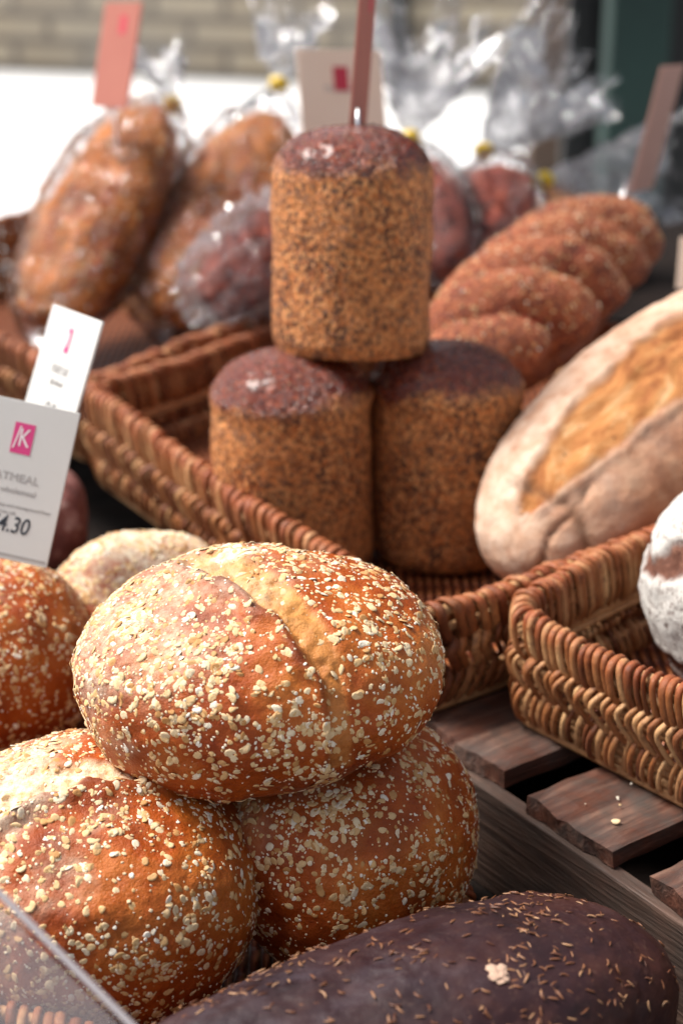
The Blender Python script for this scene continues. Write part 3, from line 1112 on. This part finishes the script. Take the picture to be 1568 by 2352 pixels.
tin_loaf('seeded tin loaf standing on two others, metal pin in its crown', Vector((0.0085, 1.447, 0.199)), 0.0695, 0.194, (-8, 0.5), 3, 0.1)
tin_loaf('left seeded tin loaf under the topmost one, shiny dark crown', Vector((-0.0440, 1.415, 0.010)), 0.0710, 0.196, (-2, 0), 9)
tin_loaf('right seeded tin loaf under the topmost one, beside the sourdough', Vector((0.0935, 1.440, 0.010)), 0.0675, 0.196, (-2, 0), 15)

# sourdough batard with open ear
A0 = P(1212, 1250, 1.42); A1 = P(1790, 735, 1.64)
ax = A1 - A0
cen = (A0 + A1) / 2
Lh = ax.length / 2 + 0.035
view = (cen - EYE).normalized()
facing = (-view * 0.75 + Vector((0.0, 0, 0.55)) + Vector((-0.15, 0, 0)))
Rb = basis(ax, z=facing)
D, V, Nr, F = dough((Lh, 0.097, 0.080), 2.15, 0.7, 0.4, 6, 71, 0.012)
xx, yy = V[:, 0], V[:, 1]
tx_ = xx / Lh
nz = fbm(V, 30, 4, 72)
wB = 0.034 * np.sqrt(np.clip(1 - ((tx_ - 0.04) / 0.92) ** 2, 0, 1)) * (1 + 0.11 * fbm(V * np.array([1, .3, .3]), 30, 3, 5))
yc = 0.002 - 0.004 * tx_ + 0.004 * nz
dd = np.abs(yy - yc) - wB
up_ = (D[:, 2] > 0.05)
ear = (1 - sstep(-0.003, 0.0015, dd)) * up_
rim_ = np.exp(-((dd - 0.003) / 0.004) ** 2) * up_ * (wB > 0.002)
V = V + Nr * (rim_ * 0.0030 - ear * 0.004 + ear * (0.0030 * fbm(V * np.array([.5, 1, 1]), 55, 4, 8) + 0.0050 * (0.5 - np.abs(fbm(V * np.array([.22, 1, 1]), 38, 2, 18)))))[:, None]
# cross cracks at the near end
crk = np.exp(-((np.abs(tx_ + 0.80 + 0.06 * pn(V, 25, 3)) ) / 0.012) ** 2) * (yy < 0.03) + np.exp(-((yy + 0.028 + 0.006 * pn(V, 30, 4)) / 0.0022) ** 2) * (tx_ < -0.70)
V = V - Nr * (0.004 * np.clip(crk, 0, 1))[:, None]
V = V + Nr * (0.0012 * fbm(V, 60, 3, 9))[:, None]
flour = np.clip(0.30 + 0.5 * sstep(-0.3, 0.7, D[:, 1]) + 0.35 * sstep(-0.2, -0.85, tx_) + 0.3 * fbm(V, 14, 3, 5) - 0.45 * sstep(-0.35, -0.85, D[:, 1]), 0, 1)
o = thing('sourdough_loaf', 'long floured sourdough loaf with a ragged golden opening, leaning up in the large basket', 'loaf', cen, Rb)
mesh_from('crust', V, F, M['floured'], True, {'flour': flour, 'pale': ear, 'burn': np.clip(np.clip(crk, 0, 1) * 0.7 + 0.75 * np.exp(-((dd + 0.002) / 0.0028) ** 2) * up_ * (0.6 + 0.8 * pn(V, 45, 6)), 0, 1)}, o)

# floured rye at the right edge
D, V, Nr, F = dough((0.088, 0.085, 0.092), 2.1, 0.8, 0.5, 6, 81, 0.03)
cA, sA = math.cos(0.9), math.sin(0.9)
# oblique cracks on the left-front face
q1 = V @ np.array([0.25, 0.0, -0.97])
fr = 0
for off_, wd in ((-0.072, 0.0065), (0.000, 0.0105), (0.062, 0.008)):
    e = np.abs((V @ np.array([0.62, -0.12, -0.77])) - off_ + 0.006 * fbm(V, 30, 3, 4)) / (wd * (1 + 0.5 * pn(V, 30, 8)))
    fr = np.maximum(fr, 1 - sstep(0.6, 1.2, e))
V = V - Nr * (0.004 * fr)[:, None] + Nr * (0.0015 * fbm(V, 60, 4, 3) + fr * 0.002 * fbm(V, 120, 2, 5))[:, None]
o = thing('floured_rye_loaf', 'round rye loaf with thick white flour and dark cracks at the frame edge', 'loaf', P(1752, 1345, 1.27), (0, 0, 0.2))
mesh_from('crust', V, F, M['rye_flour'], True, {'flour': 1 - fr}, o)

# dark rye with caraway in front
A0 = P(520, 2400, 0.92); A1 = P(1560, 2330, 1.02)
cen = P(985, 2445, 0.955) + Vector((-0.024, -0.004, -0.012))
ax = P(1450, 2260, 1.05) - P(400, 2560, 0.88)
ax.z = 0
Rb = basis(ax, z=(0, 0, 1))
Lh = 0.195
D, V, Nr, F = dough((Lh, 0.080, 0.075), 2.6, 0.75, 0.4, 7, 91, 0.014)
V = V + Nr * (0.0016 * fbm(V, 24, 3, 9) + 0.0005 * fbm(V, 150, 3, 2))[:, None]
# a few long soft dents on the crust
V = V - Nr * (0.0010 * np.exp(-((V[:, 1] * 0.6 + V[:, 0] * 0.35 + 0.035 + 0.004 * pn(V, 30, 1)) / 0.004) ** 2))[:, None]
top_tone = sstep(-0.2, 0.6, fbm(D, 2.4, 3, 12) + 0.5 * (-D[:, 0])) * sstep(0.3, 0.9, D[:, 2])  # mask for the bluish grey patches: top only, more towards the left end
rye = thing('dark_rye_loaf', 'dark purple-brown rye loaf sprinkled with caraway seeds, in front of the pile', 'loaf', cen, Rb)
mesh_from('crust', V, F, M['rye'], True, {'flour': top_tone}, rye)


def mkr(c, n):
    return sstep(0.0, 0.6, n[:, 2]) * (0.15 + sstep(-0.3, 0.6, fbm(c, 16, 3, 6)))


seeds(rye, V, F, 850, mkr, 92, 0.0029, 1.0, 'caraway_seeds')
# torn crumb sticking to it
pc = P(1142, 2238, 0.90)
bm = bmesh.new()
bmesh.ops.create_icosphere(bm, subdivisions=3, radius=1.0)
A = np.array([v.co[:] for v in bm.verts])
nz = fbm(A, 1.8, 3, 3)
for v, q in zip(bm.verts, nz):
    v.co = v.co * (1 + 0.55 * q)
    v.co.x *= 0.0075; v.co.y *= 0.006; v.co.z *= 0.0022
me = bpy.data.meshes.new('bread_crumb')
bm.to_mesh(me); bm.free()
m = NT('pale_crumb')
me.materials.append(m.done((0.50, 0.33, 0.24), 0.9, m.bump(m.noise(500, 4), 0.8, 0.001)))
crumb = bpy.data.objects.new('bread_crumb', me)
COL.objects.link(crumb)
tagit(crumb, 'pale scrap of crumb lying on the dark rye loaf', 'crumb')
bpy.context.view_layer.update()
# drop it on the rye surface
iv = rye.matrix_world.inverted()
ro = iv @ EYE
rdv = (iv.to_3x3() @ (pc - EYE)).normalized()
rc = [c for c in rye.children if c.name.startswith('crust')][0]
hit, hp, hn, _ = rc.ray_cast(ro, rdv)
if hit:
    crumb.location = rye.matrix_world @ hp
    crumb.rotation_euler = (rye.matrix_world.to_3x3() @ hn).to_track_quat('Z', 'Y').to_euler()

# sesame plait
A0 = P(1095, 850, 1.66); A1 = P(1385, 590, 1.96)
ax = A1 - A0
cen = (A0 + A1) / 2
Lh = ax.length / 2 + 0.055
Rb = basis(ax, z=(-0.35, -0.25, 1))
D, V, Nr, F = dough((Lh, 0.058, 0.052), 2.3, 0.8, 0.4, 6, 101, 0.02)
ph = V[:, 0] / 0.090 + V[:, 1] / 0.085 + 0.05 * pn(V, 9, 4) + 0.15
fr_ = ph - np.floor(ph)
lob = 0.036 * np.abs(np.sin(np.pi * fr_)) ** 0.55 * sstep(-0.4, 0.2, D[:, 2])
V = V + Nr * (lob + 0.0016 * fbm(V, 70, 3, 4))[:, None]
groove = (sstep(0.74, 0.86, fr_) * (1 - sstep(0.99, 1.0, fr_)) + 0.8 * (1 - sstep(0.02, 0.10, fr_))) * sstep(-0.1, 0.3, D[:, 2])
o = thing('sesame_plait', 'knotted sesame loaf with deep red grooves behind the sourdough', 'loaf', cen, Rb)
mesh_from('crust', V, F, M['plait'], True, {'dome': groove}, o)
seeds(o, V, F, 1300, lambda c, n: sstep(-0.3, 0.3, n[:, 2]) + 0.02, 103, 0.0019, 0.3, 'sesame_seeds', 'flake', 0.5)


# ------------------------------------------------------------------ wrapped loaves
def wrapped(label, base, top, width, thick, mat, seed, tie=None, fan=None, fanw=0.09, crumple=1.0, face=None, milk=0.0, fanmilk=0.10, loafscale=1.0, group='loaves wrapped in cellophane'):
    """loaf from base to top (world points) inside a crumpled clear bag, gathered at a tie and flaring out to fan"""
    base, top = Vector(base), Vector(top)
    ax = top - base
    cen = (base + top) / 2
    Lh = ax.length / 2
    face = face or (EYE - cen)
    Rb = basis(ax, z=face)
    root = thing('wrapped_loaf', label, 'wrapped loaf', cen, Rb, group)
    D, V, Nr, F = dough((Lh * loafscale, width / 2, thick / 2), 2.3, 0.9, 0.7, 5, seed, 0.03)
    V = V + Nr * (0.003 * fbm(V, 30, 3, seed))[:, None]
    dome = sstep(-0.2, 0.5, fbm(D, 2.0, 3, seed + 2))
    lf = mesh_from('loaf', V, F, M[mat], True, {'dome': dome * 0.8}, root)
    if mat == 'bagged':
        seeds(lf, V, F, 350, lambda c, n: sstep(-0.2, 0.4, n[:, 2]) + 0.02, seed + 7, 0.0034, 0.3, 'seeds', 'flake', 0.5)
    # film
    D, V, Nr, F = dough((Lh * 1.10, width / 2 * 1.10, thick / 2 * 1.14), 2.4, 0.95, 0.8, 6, seed + 1, 0.03)
    tie_l = None
    Ri = Rb.transposed()
    if tie is not None:
        tie_l = Ri @ (Vector(tie) - cen)
        tl_ = np.array(tie_l[:])
        # pull the bag towards the tie
        dirn = tl_ / np.linalg.norm(tl_)
        k_ = sstep(0.80, 1.0, D @ dirn)[:, None]
        V = V * (1 - k_) + tl_ * k_
    rdg = 1 - np.abs(fbm(V * np.array([.6, 1, 1]), 26, 3, seed + 3))
    rd2 = 1 - np.abs(fbm(V, 60, 2, seed + 5))
    V = V + Nr * (crumple * (0.016 * (rdg - 0.6) + 0.006 * (rd2 - 0.6)))[:, None]
    film = mesh_from('wrapper', V, F, M['film'], True, {'milk': np.full(len(V), milk)}, root)
    if tie is not None:
        bm = bmesh.new()
        bmesh.ops.create_icosphere(bm, subdivisions=2, radius=1.0)
        for v in bm.verts:
            v.co = Vector((v.co.x * 0.011, v.co.y * 0.014, v.co.z * 0.014)) * (1.0 + 0.1 * math.sin(9 * v.co.x))
        me = bpy.data.meshes.new('tie')
        bm.to_mesh(me); bm.free()
        me.materials.append(M['yellow'])
        t = bpy.data.objects.new('tie', me)
        COL.objects.link(t)
        t.parent = root
        t.location = tie_l
    if fan is not None:
        fl = Ri @ (Vector(fan) - cen)
        axf = (fl - tie_l)
        Lf = axf.length
        vl = Ri @ (EYE - cen)
        Rf = np.array(basis(axf, z=vl))
        nt_, na = 46, 150
        t_ = np.linspace(0, 1, nt_)[:, None]
        a_ = np.linspace(0, 2 * np.pi, na, endpoint=False)[None, :]
        circ = np.stack([np.cos(a_[0]), np.sin(a_[0]), np.zeros(na)], 1)
        n1 = fbm(circ, 2.2, 3, seed + 9)[None, :]
        n2 = fbm(circ, 6.0, 2, seed + 10)[None, :]
        rad = 0.005 + fanw * t_ ** 0.85 * (0.75 + 0.45 * n1 + 0.28 * n2 * t_ ** 0.3)
        x = Lf * t_ * (1 + 0.35 * n1) + 0 * a_
        y = rad * np.cos(a_)
        z = rad * np.sin(a_) * 0.42
        G = np.stack([x, y, z], -1).reshape(-1, 3)
        tt = np.broadcast_to(t_, (nt_, na)).reshape(-1)
        for ax_ in range(3):
            G[:, ax_] += (0.016 * (np.abs(fbm(G, 22, 3, seed + 20 + ax_)) - .3) + 0.006 * fbm(G, 60, 2, seed + 30 + ax_)) * np.minimum(1, tt * 3)
        G = G @ Rf.T + np.array(tie_l[:])
        idx = np.arange(nt_ * na).reshape(nt_, na)
        Fq = np.stack([idx[:-1], np.roll(idx[:-1], -1, 1), np.roll(idx[1:], -1, 1), idx[1:]], -1).reshape(-1, 4)
        g = mesh_from('gathered_top', G, Fq, M['film'], True, {'milk': fanmilk * (0.25 + 1.6 * (1 - tt) ** 2)}, film)
    return root


# back-left pair leaning in their basket
wrapped('tall wrapped seeded loaf leaning behind the white price cards', P(110, 745, 2.02), P(345, 262, 2.24), 0.150, 0.095, 'bagged', 201,
        tie=P(398, 240, 2.24), fan=P(365, 120, 2.26), fanw=0.034, face=(-0.45, -0.75, 0.55), fanmilk=0.2)
wrapped('wrapped golden seeded loaf leaning between two other wrapped ones', P(395, 735, 2.05), P(610, 280, 2.28), 0.160, 0.10, 'bagged', 215,
        tie=P(640, 195, 2.34), fan=P(655, 40, 2.4), fanw=0.055, face=(-0.35, -0.75, 0.6), fanmilk=0.24)
wrapped('wrapped dark red loaf behind the topmost tin loaf, heavily creased film', P(480, 700, 1.93), P(690, 500, 2.0), 0.088, 0.08, 'red_loaf', 226, crumple=2.6, milk=0.10)
# right-hand bags
wrapped('wrapped dark red loaf with yellow tie right of the topmost tin loaf', P(1030, 620, 2.05), P(960, 380, 2.18), 0.085, 0.07, 'red_loaf', 233,
        tie=P(940, 320, 2.2), fan=P(985, 60, 2.26), fanw=0.105, fanmilk=0.22, crumple=1.3)
wrapped('wrapped dark red loaf touching the sesame plait from behind', P(1120, 600, 2.12), P(1150, 395, 2.22), 0.105, 0.08, 'red_loaf', 247,
        tie=P(1110, 348, 2.24), fan=P(1300, 150, 2.3), fanw=0.105, fanmilk=0.22, crumple=1.3)
wrapped('wrapped loaf mostly hidden behind the sesame plait, crown film spread sideways', P(1330, 700, 2.3), P(1330, 480, 2.35), 0.12, 0.09, 'bagged', 251,
        tie=P(1248, 414, 2.28), fan=P(1530, 385, 2.3), fanw=0.075, fanmilk=0.22, crumple=1.3)

# support for the wrapped loaves on the right
ws = thing('wooden_stand', 'low dark wooden stand under the wrapped loaves at the back', 'stand', (0.35, 2.35, -0.1))
box('shelf', (0.9, 0.55, 0.03), M['table'], ws, (0, 0, 0.13), 0.003)
for sx in (-1, 1):
    box('side_panel', (0.025, 0.55, 0.113), M['table'], ws, (sx * 0.41, 0, 0.057), 0.002)


# ------------------------------------------------------------------ price cards
FONTS = {}


def text(parent, body, x, y, size, mat, name='lettering', z=0.0013, sx=1.0, shear=0.0, bold=0.0):
    cu = bpy.data.curves.new(name, 'FONT')
    cu.body = body
    cu.size = size
    cu.align_x = 'CENTER'
    cu.align_y = 'CENTER'
    cu.extrude = 0.00008
    cu.offset = bold
    cu.shear = shear
    cu.materials.append(M[mat])
    tmp = bpy.data.objects.new(name, cu)
    me = bpy.data.meshes.new_from_object(tmp)
    bpy.data.objects.remove(tmp)
    if not me.materials:
        me.materials.append(M[mat])
    o = bpy.data.objects.new(name, me)
    COL.objects.link(o)
    o.parent = parent
    o.location = (x, y, z)
    o.scale = (sx, 1, 1)
    return o


def price_card(label, c, right, up, w, h, mat='card', ink='ink_pink', group='price cards', clip=False, logo=True, logo_x=0.0, logo_s=1.0, squeeze=1.0):
    R = basis(right, y=up)
    root = thing('price_card', label, 'price card', c, R, group)
    box('card', (w, h, 0.0022), M[mat], root, bevel=0.0006)
    if logo:
        lw, lh = 0.0150 * logo_s * squeeze, 0.0225 * logo_s
        box('logo', (lw, lh, 0.0003), M[ink], root, (logo_x, h * 0.5 - 0.027 * logo_s, 0.00128))
        if mat == 'card':
            text(root, 'K', logo_x + 0.0012 * squeeze, h * 0.5 - 0.027 * logo_s, 0.019 * logo_s, 'ink_white', 'logo_letter', 0.00155, 0.70 * squeeze)
            box('logo_stroke', (0.0011, 0.017 * logo_s, 0.00012), M['ink_white'], root, (logo_x - 0.0042 * squeeze, h * 0.5 - 0.0265 * logo_s, 0.0016), rot=(0, 0, -0.18))
    return root


def card_from_px(label, corners, d, yaw=0.0, **kw):
    """corners px: bottom-left, bottom-right, top-left at depths d (tuple of three)"""
    bl, br, tl = [P(x, y, q) for (x, y), q in zip(corners, d)]
    r = br - bl
    u = tl - bl
    return price_card(label, bl + r / 2 + u / 2, r, u, r.length, u.length, **kw)


k1 = card_from_px('white price card with handwritten £4.30, standing on the orange oat loaf', [(-158, 1247), (107, 1305), (-78, 892)], (1.245, 1.245, 1.245), logo_x=0.006)
for s_, y_, z_, sx_ in (('OATMEAL', 0.002, 0.0085, 1.05), ('large wholemeal', -0.0075, 0.0060, 1.0), ('Made with oats, honey and stoneground flour', -0.0185, 0.0036, 1.0), ('and sea salt', -0.0235, 0.0036, 1.0)):
    text(k1, s_, 0.004, y_, z_, 'ink_grey', sx=sx_)
text(k1, '£4.30', 0.009, -0.0325, 0.0170, 'ink_black', 'handwritten_price', shear=0.15, sx=0.80, bold=0.00012)
box('grey_line', (0.082, 0.0016, 0.0003), M['ink_grey'], k1, (0, -0.054, 0.00128))  # thin grey strip across the card close to its bottom edge
k2 = card_from_px('narrow-looking white price card turned aside behind the £4.30 card', [(30, 1075), (139, 1134), (112, 695)], (1.345, 1.285, 1.345), logo_x=0.0, logo_s=0.85, squeeze=0.45)
text(k2, 'HONEY OAT', 0, 0.020, 0.009, 'ink_grey', sx=0.5)
text(k2, 'light wholemeal', 0, 0.010, 0.006, 'ink_grey', sx=0.5)
text(k2, '£3.60', 0, -0.012, 0.0165, 'ink_black', 'handwritten_price', shear=0.15, sx=0.45)

card_from_px('reddish card with a red logo above the tall wrapped loaf', [(222, 243), (305, 250), (232, 8)], (2.12, 2.05, 2.12), mat='pinkcard', ink='ink_red', logo_x=0.008)
k4 = card_from_px('beige card with a red logo standing behind the topmost tin loaf', [(695, 345), (888, 345), (682, 112)], (1.95, 1.99, 1.95), mat='beige', ink='ink_red', logo_s=1.25)
text(k4, 'Multiseed', 0, 0.012, 0.011, 'ink_grey')
text(k4, '£3.95', -0.006, -0.045, 0.018, 'ink_grey', 'handwritten_price')
k5 = card_from_px('edge-on pinkish card pinned into the topmost tin loaf', [(797, 292), (832, 302), (838, -90)], (1.44, 1.52, 1.44), mat='pinkcard', ink='ink_red', logo_x=0.012)
card_from_px('slanting edge-on pinkish card above the sesame plait', [(1424, 436), (1478, 424), (1536, 165)], (1.95, 2.01, 1.95), mat='dusky', ink='ink_red', logo=False)
card_from_px('beige card cut off by the frame above the sourdough', [(1545, 662), (1660, 672), (1568, 545)], (1.8, 1.8, 1.8), mat='beige', ink='ink_red', logo=False)


def pin(label, a, b, r=0.0014):
    a, b = Vector(a), Vector(b)
    pts = np.array([[a[:], ((a + b) / 2)[:], b[:]]])
    o_ = (a + b) / 2
    pts = pts - np.array(o_[:])
    u = np.zeros_like(pts); u[..., 0] = 1
    V, F = tube_set(pts, u, r, r, 10)
    o = mesh_from('card_pin', V, F, M['metal'], True)
    o.location = o_
    tagit(o, label, 'pin', 'metal card pins')
    return o


pin('metal pin holding the edge-on card in the topmost tin loaf', P(822, 250, 1.448), P(820, 345, 1.452), 0.0018)
pin('metal pin under the £4.30 card in the orange oat loaf', P(-20, 1262, 1.243), P(-24, 1330, 1.25), 0.0018)
pin('metal pin under the narrow-looking white card', P(92, 1095, 1.312), P(88, 1300, 1.325), 0.0018)
pin('long metal pin carrying the beige card at the back', P(788, 330, 1.975), P(786, 560, 1.97), 0.002)
pin('metal pin carrying the reddish card above the tall wrapped loaf', P(262, 235, 2.092), P(275, 420, 2.11), 0.002)
pin('metal pin carrying the slanting card above the sesame plait', P(1440, 415, 1.99), P(1412, 500, 1.985), 0.002)

# ------------------------------------------------------------------ acrylic divider at the lower left
a = P(-90, 1975, 0.80); b = P(345, 2410, 0.80)
r = (b - a); nview = (EYE - (a + b) / 2)
Rv = basis(r, z=nview)
up_l = Rv @ Vector((0, 1, 0))
W, Hh = r.length, 0.12
root = thing('acrylic_divider', 'clear acrylic sheet crossing in front of the low basket rim', 'divider', (a + b) / 2 - up_l * (Hh / 2), Rv)
box('sheet', (W, Hh - 0.002, 0.003), M['acrylic'], root, (0, -0.001, 0))
box('edge', (W, 0.0035, 0.0042), M['acrylic_edge'], root, (0, Hh / 2 + 0.0018, 0), 0.0008)

# loose flakes on the slats
rng = np.random.default_rng(5)
V0 = []
cnt = 14
for k in range(cnt):
    s_ = 0.045 + rng.random() * 0.06
    n_ = 0.012 + rng.random() * 0.10
    c = O + u1 * s_ + u2 * n_
    V0.append((c.x, c.y, 0.0012))
V0 = np.array(V0)
tri = np.array([[i * 3, i * 3 + 1, i * 3 + 2] for i in range(cnt)])
TV = np.vstack([[p, p + np.array([0.0004, 0, 0]), p + np.array([0, 0.0004, 0])] for p in V0])
cr_fl = flakes(None, TV, tri, 14, lambda c, n: np.ones(len(c)), [0.0, 0.12, 0.88], 77, 'loose_crumbs')
cr_fl['label'] = 'loose crumbs and oat bits scattered over the crate slats'
